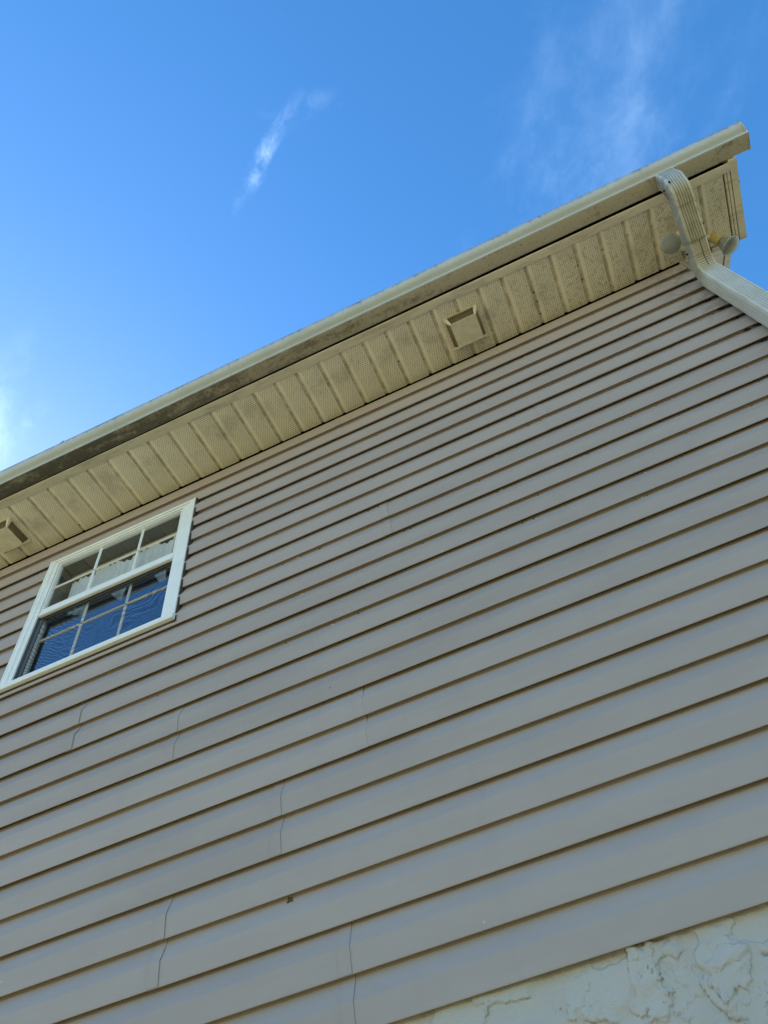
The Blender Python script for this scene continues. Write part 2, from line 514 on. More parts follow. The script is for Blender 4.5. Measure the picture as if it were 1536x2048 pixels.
def screen_mat():
    """fine insect mesh; its two layers of wire beat into wavy moire bands"""
    m = bpy.data.materials.new('insect_mesh')
    m.use_nodes = True
    nt = m.node_tree
    nt.nodes.clear()
    k = N(nt)
    geo = k.new('ShaderNodeNewGeometry')
    pos = geo.outputs['Position']
    w = k.new('ShaderNodeTexWave', wave_type='RINGS', rings_direction='SPHERICAL')
    nz = k.noise(pos, 3.2, 2, 0.5, col=True)
    v = k.vmath('ADD', k.scale(pos, (1.0, 1, 0.8), (-1.02, 0, -ZO + 0.50)), k.scale(nz, (0.28, 0.28, 0.28)))
    k.put(w.inputs['Vector'], v)
    w.inputs['Scale'].default_value = 26.0
    w.inputs['Distortion'].default_value = 3.0
    w.inputs['Detail'].default_value = 2.0
    w.inputs['Detail Scale'].default_value = 1.2
    f = k.ramp(w.outputs['Fac'], 0.1, 0.9, 0.10, 0.45)
    tr = k.new('ShaderNodeBsdfTransparent')
    df = k.new('ShaderNodeBsdfDiffuse')
    df.inputs['Color'].default_value = (0.03, 0.035, 0.045, 1)
    mx = k.new('ShaderNodeMixShader')
    k.put(mx.inputs[0], f)
    k.put(mx.inputs[1], tr.outputs[0])
    k.put(mx.inputs[2], df.outputs[0])
    o = k.new('ShaderNodeOutputMaterial')
    k.put(o.inputs['Surface'], mx.outputs[0])
    return m


M['screen'] = screen_mat()


# ------------------------------------------------------------------ mesh helpers (coordinates: z = 0 is the top lap, ZO is added)
class MB:
    def __init__(s):
        s.v, s.f, s.a = [], [], {}

    def vert(s, p):
        s.v.append(tuple(p))
        return len(s.v) - 1

    def box(s, x0, x1, y0, y1, z0, z1, ch=0.0):
        c = [(x, y, z) for x in (x0, x1) for y in (y0, y1) for z in (z0, z1)]
        i = len(s.v)
        s.v += c
        for q in ((0, 1, 3, 2), (4, 6, 7, 5), (0, 4, 5, 1), (2, 3, 7, 6), (0, 2, 6, 4), (1, 5, 7, 3)):
            s.f.append(tuple(i + k for k in q))
        return s

    def hexa(s, pts):
        """eight points: bottom four then top four, same order"""
        i = len(s.v)
        s.v += [tuple(p) for p in pts]
        for q in ((3, 2, 1, 0), (4, 5, 6, 7), (0, 1, 5, 4), (1, 2, 6, 5), (2, 3, 7, 6), (3, 0, 4, 7)):
            s.f.append(tuple(i + k for k in q))
        return s

    def grid(s, rows, closed=False, caps=False):
        """rows: list of equally long point lists"""
        i = len(s.v)
        w = len(rows[0])
        for r in rows:
            s.v += [tuple(p) for p in r]
        for a in range(len(rows) - 1):
            for b in range(w if closed else w - 1):
                b2 = (b + 1) % w
                s.f.append((i + a * w + b, i + a * w + b2, i + (a + 1) * w + b2, i + (a + 1) * w + b))
        if caps:
            s.f.append(tuple(i + b for b in reversed(range(w))))
            s.f.append(tuple(i + (len(rows) - 1) * w + b for b in range(w)))
        return s

    def lathe(s, prof, origin, axis, seg=24):
        """prof: (distance along axis, radius)"""
        ax = Vector(axis).normalized()
        t = Vector((0, 0, 1)) if abs(ax.z) < 0.9 else Vector((1, 0, 0))
        e1 = ax.cross(t).normalized()
        e2 = ax.cross(e1)
        o = Vector(origin)
        rows = []
        for d_, r_ in prof:
            rows.append([o + ax * d_ + (e1 * math.cos(2 * math.pi * k / seg) + e2 * math.sin(2 * math.pi * k / seg)) * r_
                         for k in range(seg)])
        return s.grid(rows, closed=True, caps=True)

    def mesh(s, name, m, smooth=False, origin=(0, 0, 0)):
        me = bpy.data.meshes.new(name)
        o = Vector(origin)
        me.from_pydata([tuple(Vector(p) - o) for p in s.v], [], s.f)
        me.materials.append(m)
        me.update()
        if smooth:
            for p in me.polygons:
                p.use_smooth = True
            try:
                me.set_sharp_from_angle(angle=math.radians(35))
            except Exception:
                pass
        return me


def link(name, me, parent=None, loc=(0, 0, 0)):
    o = bpy.data.objects.new(name, me)
    COL.objects.link(o)
    o.location = loc
    if parent is not None:
        o.parent = parent
    return o


def part(name, mb, m, parent, smooth=False):
    """one part: its origin at the parent's origin frame, vertices in house coordinates"""
    root = parent
    off = Vector((0, 0, 0))
    while root is not None:
        off += Vector(root.location)
        root = root.parent
    return link(name, mb.mesh(name, m, smooth, off - Vector((0, 0, ZO))), parent)


def thing(name, label, cat, loc, group=None):
    o = link(name, None, None, (loc[0], loc[1], loc[2] + ZO))
    o['label'] = label
    o['category'] = cat
    if group:
        o['group'] = group
    return o


rng = random.Random(7)
NR = np.random.RandomState(3)


_TAB = {}
_T1 = np.random.RandomState(77).rand(4096).tolist()


def vnoise(x, y, seed):
    """smooth value noise on arrays"""
    if seed not in _TAB:
        _TAB[seed] = np.random.RandomState(seed).rand(256, 256)
    r = _TAB[seed]
    xi = np.floor(x).astype(int)
    yi = np.floor(y).astype(int)
    fx = x - xi
    fy = y - yi
    fx = fx * fx * (3 - 2 * fx)
    fy = fy * fy * (3 - 2 * fy)
    g = lambda a, b: r[a % 256, b % 256]
    return (g(xi, yi) * (1 - fx) + g(xi + 1, yi) * fx) * (1 - fy) + (g(xi, yi + 1) * (1 - fx) + g(xi + 1, yi + 1) * fx) * fy


def fbm(x, y, seed, octs=4):
    s_, a, t = 0, 1.0, 0
    for i in range(octs):
        s_ = s_ + a * vnoise(x * 2 ** i, y * 2 ** i, seed + i)
        t += a
        a *= 0.5
    return s_ / t


def wave1(x, seed, f=1.0):
    s_ = 0.0
    for o_, a in ((1, .57), (2, .29), (4, .14)):
        u = (x * f + 50.0) * o_
        i = math.floor(u)
        t = u - i
        t = t * t * (3 - 2 * t)
        s_ += a * (_T1[(i + seed * 131 + o_ * 17) % 4096] * (1 - t) + _T1[(i + 1 + seed * 131 + o_ * 17) % 4096] * t)
    return s_ - 0.5


# ------------------------------------------------------------------ ground
gm = MB()
gm.v = [(-600, -600, 0), (600, -600, 0), (600, 600, 0), (-600, 600, 0)]
gm.f = [(0, 1, 2, 3)]
ground = link('ground', gm.mesh('ground', M['ground']))
ground['kind'] = 'structure'

# ------------------------------------------------------------------ the house
XL, XR = -2.6, 3.735            # ends of the long wall
YB = 8.0                        # back of the house
H = 0.2088                      # soffit
E = 0.2032                      # height of one siding panel (two courses)
house = thing('house', 'house wall of greige vinyl siding above pale green stucco, with a perforated beige eave',
              'house', (0, 0, -ZO))

# --- siding panels, dutch lap, two courses each
SUB = E / 2


def prof(h0, last):
    """points (y, z) from the top of one course (z = h0) down"""
    p = [(0.0, 0.0), (-0.0008, -0.0026), (-0.0098, -0.025), (-0.0192, -0.0474), (-0.0197, -0.0488),
         (-0.0196, -0.0504), (-0.0156, -0.0970), (-0.0154, -0.0992), (-0.0146, -0.1006), (-0.0132, -0.1010)]
    if last:
        p += [(-0.0130, -0.0968), (-0.0066, -0.0955), (-0.0060, -0.0870)]
    else:
        p += [(-0.0136, -0.0915), (-0.0030, -0.0890), (-0.0005, -0.0925)]
    return [(y, z + h0) for y, z in p]


def siding_mesh(x0, x1, ztop, zhi=None, zlo=None, seed=0, proud=0.0, step=0.06):
    pts = [(0.0012, ztop + 0.012)] + prof(ztop, False) + prof(ztop - SUB, True)
    if zhi is not None:
        pts = [(y, min(z, zhi)) for y, z in pts]
    if zlo is not None:
        pts = [(y, max(z, zlo)) for y, z in pts]
    cnt = max(2, int((x1 - x0) / step) + 1)
    rows = []
    for i in range(cnt):
        x = x0 + (x1 - x0) * i / (cnt - 1)
        row = []
        for j, (y, z) in enumerate(pts):
            bulge = wave1(x, seed, 1.1) * 0.0030 * min(1.0, abs(y) / 0.010)
            dz = wave1(x, seed + 40 + (1 if j > 12 else 0), 0.9) * 0.0022
            row.append((x, y - bulge - proud, z + (dz if 0 < j else 0)))
        rows.append(row)
    mb = MB()
    # outward facing: reverse order
    mb.grid(rows[::-1])
    # returned edge at the right end, so an overlapping panel shows its thickness
    return mb


# seams seen in the photo: panel row -> x positions where one panel laps over its neighbour
SEAM = {-1: [2.07, -1.3], 0: [-0.2], 1: [0.1, 3.3], 2: [-0.9, 2.85], 3: [2.198, -1.2], 4: [-0.35], 5: [1.039, -2.0], 6: [1.434, -1.7],
        7: [2.025, -1.1], 8: [1.781, -1.3], 9: [1.484, -1.6], 10: [1.938, -1.2]}
WX0, WX1, WZ1, WZ0 = 0.612, 1.342, 0.004, -0.790      # hole for the window


def lap_panel(x0, x1, k, zhi=None, zlo=None):
    over = 0.022
    left_open = x0 > XL + 0.01
    mb = siding_mesh(x0, x1, -k * E, zhi, zlo, seed=k * 5 + int(x0 * 3), proud=0.0)
    o = part('siding_panel', mb, M['siding'], house, True)
    return o


def lap_end(x, k):
    """the visible end of the upper sheet: the right hand panel rides 1.3 mm proud over the left one for 30 mm"""


for k in range(-1, 11):
    cuts = sorted([XL] + [s - 0.026 for s in SEAM[k] if XL < s] + [3.655])
    for i in range(len(cuts) - 1):
        a, b = cuts[i], cuts[i + 1]
        segs = [(a, b, None, None)]
        top, bot = -k * E, -(k + 1) * E
        if 0 <= k <= 3:
            segs = []
            if a < WX0:
                segs.append((a, min(b, WX0), None, None))
            if b > WX1:
                segs.append((max(a, WX1), b, None, None))
            if k == 3:
                segs.append((max(a, WX0), min(b, WX1), -0.788, None))
        for (p0, p1, zh, zl) in segs:
            if p1 - p0 < 0.02:
                continue
            if k == -1:
                zh = 0.180
            mb = siding_mesh(p0, p1, top, zh, zl, seed=k * 5 + i)
            # lap: this panel's right end rides 1.6 mm proud over its neighbour for 26 mm
            nbase = len(mb.f)
            if b < 3.6 and p1 == b:
                tong = siding_mesh(b - 0.002, b + 0.026, top, zh, zl, seed=k * 5 + i, proud=0.0013, step=0.03)
                base = len(mb.v)
                mb.v += tong.v
                mb.f += [tuple(base + q for q in f) for f in tong.f]
                lead = [q for q in range(len(tong.v)) if abs(tong.v[q][0] - (b + 0.026)) < 1e-6]
                i0 = len(mb.v)
                mb.v += [tong.v[q] for q in lead] + [(tong.v[q][0] + (0.0018 if k in (3, 7) else 0.0006), tong.v[q][1] + 0.0017, tong.v[q][2]) for q in lead]
                L_ = len(lead)
                nbase = len(mb.f)
                for q in range(L_ - 1):
                    mb.f.append((i0 + q, i0 + q + 1, i0 + L_ + q + 1, i0 + L_ + q))
            o = part('siding_panel', mb, M['siding'], house, True)
            o.data.materials.append(M['seal_shade'] if k == 7 else M['gap'])
            for q in range(nbase, len(mb.f)):
                o.data.polygons[q].material_index = 1
            continue
            part('siding_panel', mb, M['siding'], house, True)

# sheathing behind everything (near black, standing in for shade in the gap under the soffit), with the window opening left free
sh = MB()
for (a, b, c, d_) in ((XL, WX0, -2.24, 0.42), (WX1, XR - 0.03, -2.24, 0.42), (WX0, WX1, WZ1, 0.42), (WX0, WX1, -2.24, WZ0)):
    sh.box(a, b, 0.030, 0.10, c, d_)
part('sheathing', sh, M['dark'], house)

# --- stucco storey below: displaced trowelled surface where it can be seen
st = MB()
st.box(XL, 1.95, 0.000, 0.10, -ZO, -2.2352)
st.box(3.00, XR, 0.000, 0.10, -ZO, -2.2352)
st.box(1.95, 3.00, 0.000, 0.10, -ZO, -2.70)
st.box(1.95, 3.00, 0.030, 0.10, -2.70, -2.2352)
nx_, nz_ = 760, 330
xs = np.linspace(1.95, 3.00, nx_)
zs = np.linspace(-2.70, -2.225, nz_)
X, Z = np.meshgrid(xs, zs)
wx = X + 0.045 * (fbm(X * 14, Z * 14, 31) - 0.5)
wz = Z + 0.045 * (fbm(X * 14, Z * 14, 47) - 0.5)
A = fbm(wx * 7.5 + 3, wz * 10.5, 5, 5)
B = fbm(wx * 15.0, wz * 11.0 + 7, 71, 5)
C3 = fbm(X * 60, Z * 60, 90, 4)
D3 = fbm(wx * 26, wz * 26 + 4, 120, 4)
rag = np.clip((fbm(X * 9 + 9, Z * 9, 13, 3) - 0.37) * 9, 0, 1)
rag2 = np.clip((fbm(X * 8 + 1, Z * 8 + 5, 17, 3) - 0.40) * 9, 0, 1)
s1 = 1 / (1 + np.exp(-(A - 0.50) * 150))
s2 = 1 / (1 + np.exp(-(B - 0.55) * 120))
s3 = np.clip((D3 - 0.60) * 9, 0, 1)
hgt = 0.0050 * s1 * rag + 0.0040 * s2 * rag2 + 0.0030 * s3 * rag2 + 0.004 * (A - 0.5) + 0.0016 * (C3 - 0.5)
edge = np.exp(-((A - 0.497) / 0.0034) ** 2) * rag + 0.8 * np.exp(-((B - 0.548) / 0.0040) ** 2) * rag2
edge = np.clip(edge + 0.6 * np.exp(-((D3 - 0.60) / 0.005) ** 2) * rag2 * rag, 0, 1)
Y = -hgt + 0.003
cnt0 = len(st.v)
st.v += list(map(tuple, np.stack([X, Y, Z], -1).reshape(-1, 3).tolist()))
for a in range(nz_ - 1):
    r0 = cnt0 + a * nx_
    st.f += [(r0 + b, r0 + b + 1, r0 + nx_ + b + 1, r0 + nx_ + b) for b in range(nx_ - 1)]
stucco = part('stucco_wall', st, M['stucco'], house, False)
at = stucco.data.attributes.new('edge', 'FLOAT', 'POINT')
vals = np.zeros(len(stucco.data.vertices), dtype=np.float32)
vals[cnt0:cnt0 + nx_ * nz_] = edge.reshape(-1)
at.data.foreach_set('value', vals)
fl = np.zeros(len(stucco.data.polygons), dtype=bool)
fl[24:] = True
stucco.data.polygons.foreach_set('use_smooth', fl)

# --- outside corner post and the trim under the eave
cp = MB()
cp.box(3.652, 3.7375, -0.0190, 0.05, -2.236, 0.180)
cp.box(3.668, 3.722, -0.0215, -0.0186, -2.236, 0.180)
cp.box(3.66, 3.750, 0.0502, 0.085, -2.236, 0.180)
part('corner_post', cp, M['jtrim'], house)

# wavy finish trim: top edge heights read off the dark gap under the soffit
LIP = [(-2.6, .188), (-1.0, .186), (0.0, .190), (.2265, .190), (.49, .180), (.74, .185), (1.07, .186), (1.34, .193), (1.56, .189), (1.77, .182), (1.985, .201),
       (2.11, .197), (2.31, .180), (2.51, .193), (2.75, .193), (3.04, .194), (3.30, .180), (3.46, .188), (3.57, .187), (3.655, .190)]


def lip(x):
    for (a, za), (b, zb) in zip(LIP, LIP[1:]):
        if x <= b:
            t = (x - a) / (b - a)
            t = t * t * (3 - 2 * t)
            return za + (zb - za) * t
    return LIP[-1][1]


for (a, b) in ((XL, 0.93), (0.932, 3.652)):
    rows = []
    cnt = int((b - a) / 0.03)
    for i in range(cnt + 1):
        x = a + (b - a) * i / cnt
        zt = lip(x) - 0.034
        y0 = -0.0135 + 0.0012 * wave1(x, 3, 3)
        rows.append([(x, 0.002, zt - 0.004), (x, y0 + 0.002, zt - 0.0005), (x, y0, zt - 0.0015), (x, y0 - 0.0004, zt - 0.0068),
                     (x, y0 + 0.0030, zt - 0.0078), (x, y0 + 0.0030, zt - 0.0092), (x, y0 - 0.0004, zt - 0.0102), (x, y0 - 0.0006, zt - 0.0240),
                     (x, y0 + 0.001, zt - 0.0255), (x, 0.001, zt - 0.0255)])
    mb = MB()
    mb.grid(rows[::-1])
    part('finish_trim', mb, M['jtrim'], house, True)

# --- soffit panels: one vee grooved strip each, all share one mesh
G0, GP = 0.489485, 0.106656
NJ0, NJ1 = -29, 32
sp_ = [(0.0000, 0.0070), (0.0020, 0.0078), (0.0110, 0.0078), (0.0128, 0.0060), (0.0148, 0.0006), (0.0165, 0.0), (0.0600, -0.0004),
       (0.1030, 0.0), (0.1045, 0.0008), (GP - 0.0002, 0.0070)]
mb = MB()
rows = []
for i in range(8):
    y = -0.2950 + 0.2905 * i / 7
    sag = 0.0012 * math.sin(i * 1.3)
    rows.append([(x - 0.0070, y, z + sag * 0.5) for x, z in sp_])
mb.grid(rows)
# butt edge thickness at the wall side
i0 = len(mb.v)
last = rows[-1]
mb.v += [tuple(p) for p in last] + [(p[0], p[1] + 0.0003, p[2] + 0.006) for p in last]
for q in range(len(last) - 1):
    mb.f.append((i0 + q, i0 + q + 1, i0 + len(last) + q + 1, i0 + len(last) + q))
soff_me = mb.mesh('soffit_panel', M['soffit'], True)
for j in range(NJ0, NJ1):
    x = G0 + GP * j
    o = link('soffit_panel', soff_me, house, (x, (0.0012 if j % 3 == 0 else 0.0), ZO + H + 0.0008 * math.sin(j * 2.1)))
# box-end strip beyond the corner of the wall reaches a little further back
bb = MB()
for xa, xb in ((G0 + GP * 30 + 0.045, G0 + GP * 31 - 0.009), (G0 + GP * 31 + 0.010, 3.8985)):
    bb.box(xa, xb, 0.0008, 0.018, H + 0.0003, H + 0.004)
part('soffit_end_strip', bb, M['trim'], house)

# front receiving trim (two lengths, joint seen in the photo)
for (a, b, dz) in ((XL, 1.985, 0.0), (1.974, 3.9535, -0.0012)):
    rows = []
    cnt = int((b - a) / 0.08)
    for i in range(cnt + 1):
        x = a + (b - a) * i / cnt
        w_ = 0.0012 * wave1(x, 8, 2.0)
        yf = -0.3182 + 0.0072 * max(0.0, min(1.0, (x - 0.6) / 3.0))
        rows.append([(x, -0.2765 + w_, H + 0.0065), (x, -0.2765 + w_, H - 0.0030 + dz), (x, -0.2790 + w_, H - 0.0042 + dz),
                     (x, yf + 0.001, H - 0.0040 + dz + w_), (x, yf, H - 0.003 + dz + w_), (x, yf + 0.0012, H + 0.004), (x, yf + 0.003, H + 0.004)])
    mb = MB()
    mb.grid(rows)
    part('soffit_trim', mb, M['trim'], house, True)

# fascia board behind the gutter
fb = MB()
fb.box(XL, 3.9235, -0.2960, -0.2800, H + 0.008, H + 0.150)
part('fascia', fb, M['seal_shade'], house)  # dark brown stands in for the shade in the slit behind the gutter

# end of the eave box: receiving strip, rake board and the dark joint between them
rk = MB()
rk.box(3.9005, 3.9075, -0.2768, 0.018, H - 0.0020, H + 0.004)
rk.box(3.9105, 3.9205, -0.2768, 0.018, H - 0.0035, H + 0.004)
part('end_trim', rk, M['trim'], house)
bk = MB()
bk.box(3.9000, 3.9210, -0.2768, 0.0180, H + 0.0045, H + 0.0090)
bk.box(3.7400, 3.9240, 0.0185, 0.0225, H + 0.0002, 0.320)
part('box_back', bk, M['trim'], house)
SL = 0.5                         # roof slope


def zroof(y):
    return 0.335 + SL * (y + 0.36)


rb = MB()
# rake board over the eave box, level underside, then rising with the roof
rb.hexa([(3.9245, -0.3165, H - 0.0045), (3.9530, -0.3165, H - 0.0045), (3.9530, 0.018, H - 0.0045), (3.9245, 0.018, H - 0.0045),
         (3.9245, -0.3165, zroof(-0.3165) - 0.02), (3.9530, -0.3165, zroof(-0.3165) - 0.02), (3.9530, 0.018, zroof(0.018) - 0.02), (3.9245, 0.018, zroof(0.018) - 0.02)])
for (y0, y1) in ((0.0182, 4.0), (4.0, 7.98)):
    zz = lambda y: (0.31 + SL * (min(y, 8.0 - y) - 0.018))
    zt = lambda y: zroof(min(y, 8.0 - y)) - 0.02
    rb.hexa([(3.9245, y0, zz(y0)), (3.9530, y0, zz(y0)), (3.9530, y1, zz(y1)), (3.9245, y1, zz(y1)),
             (3.9245, y0, zt(y0)), (3.9530, y0, zt(y0)), (3.9530, y1, zt(y1)), (3.9245, y1, zt(y1))])
part('rake_board', rb, M['trim'], house)
rs = MB()
for (y0, y1) in ((0.0230, 4.0), (4.0, 7.98)):
    zz = lambda y: (0.312 + SL * (min(y, 8.0 - y) - 0.018))
    rs.hexa([(3.7380, y0, zz(y0)), (3.9180, y0, zz(y0)), (3.9180, y1, zz(y1)), (3.7380, y1, zz(y1)),
             (3.7380, y0, zz(y0) + .01), (3.9180, y0, zz(y0) + .01), (3.9180, y1, zz(y1) + .01), (3.7380, y1, zz(y1) + .01)])
part('rake_soffit', rs, M['trim'], house)

# roof: two slopes of shingle courses with real butts
rf = MB()
for side in (0, 1):
    rows_n = 31
    dy = 4.37 / rows_n
    for r in range(rows_n):
        ya = -0.365 + r * dy
        yb_ = ya + dy + 0.03
        f = (lambda y: y) if side == 0 else (lambda y: 8.0 - y)
        za, zb = zroof(ya) + 0.008, zroof(yb_) - 0.001
        pts = [(-2.75, f(ya), za - 0.014), (3.972, f(ya), za - 0.014), (3.972, f(yb_), zb - 0.014), (-2.75, f(yb_), zb - 0.014),
               (-2.75, f(ya), za), (3.972, f(ya), za), (3.972, f(yb_), zb), (-2.75, f(yb_), zb)]
        rf.hexa(pts)
part('roof', rf, M['shingle'], house)

# gable end wall and the other walls
gw = MB()
gw.box(XR - 0.03, XR, 0.087, YB, -ZO, -2.236)
gw.box(XL, XL + 0.1, 0.102, YB, -ZO, 0.4)
gw.box(XL + 0.102, XR - 0.032, YB - 0.1, YB, -ZO, 0.4)
part('ground_storey_wall', gw, M['stucco'], house)
k = -10
for k in range(-11, 11):
    ztop = -k * E
    zb = ztop - E
    y0 = 0.087
    y1 = YB
    if zb > 0.30:
        yy = (zb - 0.30) / SL
        y0, y1 = max(0.087, yy), min(YB, 8.0 - yy)
    if y1 - y0 < 0.3:
        continue
    mb = MB()
    pts = prof(ztop, False) + prof(ztop - SUB, True)
    mb.grid([[(XR - y, yv, z) for y, z in pts] for yv in (y1, y0)])
    part('siding_panel', mb, M['siding'], house, True)
gb = MB()
gb.box(XR - 0.06, XR - 0.032, 0.087, YB - 0.101, -2.236, 0.28)
gb.hexa([(XR - .06, 0.2, 0.281), (XR - .032, 0.2, 0.281), (XR - .032, 7.8, 0.281), (XR - .06, 7.8, 0.281),
         (XR - .06, 3.99, 2.1), (XR - .032, 3.99, 2.1), (XR - .032, 4.01, 2.1), (XR - .06, 4.01, 2.1)])
part('gable_backing', gb, M['dark'], house)

# ------------------------------------------------------------------ window
win = link('window', None, house, (0.975, 0, ZO - 0.39))
win['label'] = 'white double hung vinyl window with grilles, right up under the eave'


def mitred(mb, x0, x1, z0, z1, wl, wr, wt, wb, y0, y1):
    """four sided frame as four mitred members"""
    O = [(x0, z0), (x1, z0), (x1, z1), (x0, z1)]
    I = [(x0 + wl, z0 + wb), (x1 - wr, z0 + wb), (x1 - wr, z1 - wt), (x0 + wl, z1 - wt)]
    for a in range(4):
        b = (a + 1) % 4
        mb.hexa([(O[a][0], y1, O[a][1]), (O[b][0], y1, O[b][1]), (I[b][0], y1, I[b][1]), (I[a][0], y1, I[a][1]),
                 (O[a][0], y0, O[a][1]), (O[b][0], y0, O[b][1]), (I[b][0], y0, I[b][1]), (I[a][0], y0, I[a][1])])


fr = MB()
mitred(fr, 0.6015, 1.3500, -0.7760, 0.0060, 0.020, 0.024, 0.014, 0.018, -0.0240, 0.002)
mitred(fr, 0.6217, 1.3258, -0.7578, -0.0082, 0.021, 0.0365, 0.012, 0.016, -0.0180, 0.020)
fr.box(0.598, 0.6035, -0.0265, -0.0200, -0.7770, 0.0072)
fr.box(1.3455, 1.3525, -0.0262, -0.0200, -0.7770, 0.0072)
part('frame', fr, M['white'], win)
jc = MB()
mitred(jc, 0.5925, 1.3600, -0.8000, 0.0118, 0.008, 0.008, 0.0045, 0.0095, -0.0190, 0.004)
part('channel', jc, M['seal_shade'], win)
sl = MB()
rows = []
for x in (0.5975, 1.3535):
    rows.append([(x, -0.010, -0.7905), (x, -0.0330, -0.7890), (x, -0.0360, -0.7840), (x, -0.0345, -0.7700), (x, -0.0290, -0.7640), (x, -0.0200, -0.7590), (x, -0.010, -0.7590)])
sl.grid(rows, closed=True, caps=True)
part('sill', sl, M['white'], win)
# dark liner between frame and sashes
lin = MB()
mitred(lin, 0.6430, 1.2890, -0.7410, -0.0205, 0.003, 0.003, 0.003, 0.003, -0.0120, 0.060)
part('liner', lin, M['track'], win)
us = MB()
mitred(us, 0.6465, 1.2855, -0.3860, -0.0240, 0.006, 0.006, 0.007, 0.0440, -0.0150, 0.0060)
part('upper_sash', us, M['white'], win)
rl = MB()
rl.box(0.6465, 1.2855, -0.0185, -0.0152, -0.3840, -0.3700)
part('rail_lip', rl, M['white'], win)
rg = MB()
rg.box(0.6465, 1.2855, -0.0060, 0.0100, -0.3905, -0.3862)
part('rail_seal', rg, M['seal_shade'], win)
ls = MB()
mitred(ls, 0.6480, 1.2840, -0.7360, -0.3660, 0.007, 0.007, 0.006, 0.011, 0.0105, 0.0300)
part('lower_sash', ls, M['white'], win)
sf = MB()
mitred(sf, 0.6480, 1.2845, -0.7360, -0.3920, 0.014, 0.006, 0.003, 0.012, -0.0020, 0.0040)
part('screen_frame', sf, M['track'], win)


def muntin(mb_list, x0, x1, z0, z1, y):
    mb = MB()
    w = 0.5 * min(x1 - x0, z1 - z0)
    if x1 - x0 < z1 - z0:
        rows = [[(x0, y + .006, z), (x0 + w * .6, y, z), (x1 - w * .6, y, z), (x1, y + .006, z)] for z in (z1, z0)]
    else:
        rows = [[(x, y + .006, z1), (x, y, z1 - w * .6), (x, y, z0 + w * .6), (x, y + .006, z0)] for x in (x1, x0)]
    mb.grid(rows, closed=True, caps=True)
    return part('muntin', mb, M['white'], win)


for xm in (0.861, 1.079):
    muntin(None, xm - 0.0062, xm + 0.0062, -0.1885, -0.0310, -0.0085)
    muntin(None, xm - 0.0062, xm + 0.0062, -0.3420, -0.1965, -0.0085)
for xa, xb in ((0.6525, 0.8546), (0.8674, 1.0726), (1.0854, 1.2795)):
    muntin(None, xa, xb, -0.1962, -0.1888, -0.0080)
for xm in (0.861, 1.068):
    muntin(None, xm - 0.0055, xm + 0.0055, -0.5030, -0.3720, 0.0160)
    muntin(None, xm - 0.0055, xm + 0.0055, -0.7240, -0.5110, 0.0160)
for xa, xb in ((0.660, 0.855), (0.867, 1.062), (1.074, 1.274)):
    muntin(None, xa, xb, -0.5105, -0.5035, 0.0164)

for xa, xb in ((0.6525, 0.861), (0.861, 1.079), (1.079, 1.2795)):
    for za, zb in ((-0.3420, -0.1925), (-0.1925, -0.0310)):
        mb = MB()
        mb.v = [(xa, -0.002, za), (xb, -0.002, za), (xb, -0.002, zb), (xa, -0.002, zb)]
        mb.f = [(0, 1, 2, 3)]
        part('pane', mb, M['glass'], win)
for xa, xb in ((0.655, 0.861), (0.861, 1.068), (1.068, 1.277)):
    for za, zb in ((-0.7250, -0.5070), (-0.5070, -0.3720)):
        mb = MB()
        mb.v = [(xa, 0.0225, za), (xb, 0.0225, za), (xb, 0.0225, zb), (xa, 0.0225, zb)]
        mb.f = [(0, 1, 2, 3)]
        part('pane', mb, M['glass_low'], win)
sc_ = MB()
sc_.v = [(0.662, 0.001, -0.724), (1.2785, 0.001, -0.724), (1.2785, 0.001, -0.395), (0.662, 0.001, -0.395)]
sc_.f = [(0, 1, 2, 3)]
part('insect_screen', sc_, M['screen'], win)
# the dim room behind
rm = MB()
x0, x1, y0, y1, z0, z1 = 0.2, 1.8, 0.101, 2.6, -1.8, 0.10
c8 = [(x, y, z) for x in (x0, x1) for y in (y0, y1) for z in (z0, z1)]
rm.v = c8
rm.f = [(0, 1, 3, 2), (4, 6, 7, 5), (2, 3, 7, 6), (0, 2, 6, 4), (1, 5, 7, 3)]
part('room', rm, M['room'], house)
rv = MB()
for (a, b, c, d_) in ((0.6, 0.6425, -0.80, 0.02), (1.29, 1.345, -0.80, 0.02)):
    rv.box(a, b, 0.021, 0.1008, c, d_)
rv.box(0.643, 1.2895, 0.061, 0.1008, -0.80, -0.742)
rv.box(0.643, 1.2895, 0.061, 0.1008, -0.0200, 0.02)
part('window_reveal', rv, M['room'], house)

# lace valance hanging behind the glass
cur = thing('curtain', 'gathered pale lace valance hanging behind the panes of the white window', 'curtain', (0.97, 0.075, -0.19))
mb = MB()
rows = []
nxc, nzc = 150, 22
for a in range(nzc + 1):
    t = a / nzc
    row = []
    for b in range(nxc + 1):
        x = 0.655 + 0.63 * b / nxc
        u = (x - 0.655) / 0.63
        topz = -0.030 - 0.030 * abs(math.sin(u * 9.1 + 0.6)) - 0.020 * abs(math.sin(u * 21 + 1.1)) + 0.02 * wave1(x, 5, 14)
        swag = abs(math.sin(u * math.pi * 3.0 + 0.25)) ** 3.0
        botz = -0.235 - 0.115 * swag + 0.010 * math.sin(u * 60)
        z = topz + (botz - topz) * t
        y = 0.078 + 0.010 * math.sin(x * 95 + 3 * math.sin(x * 31)) * (0.35 + 0.65 * t) + 0.004 * math.sin(x * 230)
        row.append((x, y, z))
    rows.append(row)
mb.grid(rows)
part('lace_cloth', mb, M['curtain'], cur, True)
rod = MB()
rod.lathe([(0, 0.004), (0.64, 0.004)], (0.648, 0.078, -0.028), (1, 0, 0), 12)
part('rod', rod, M['white'], cur, True)

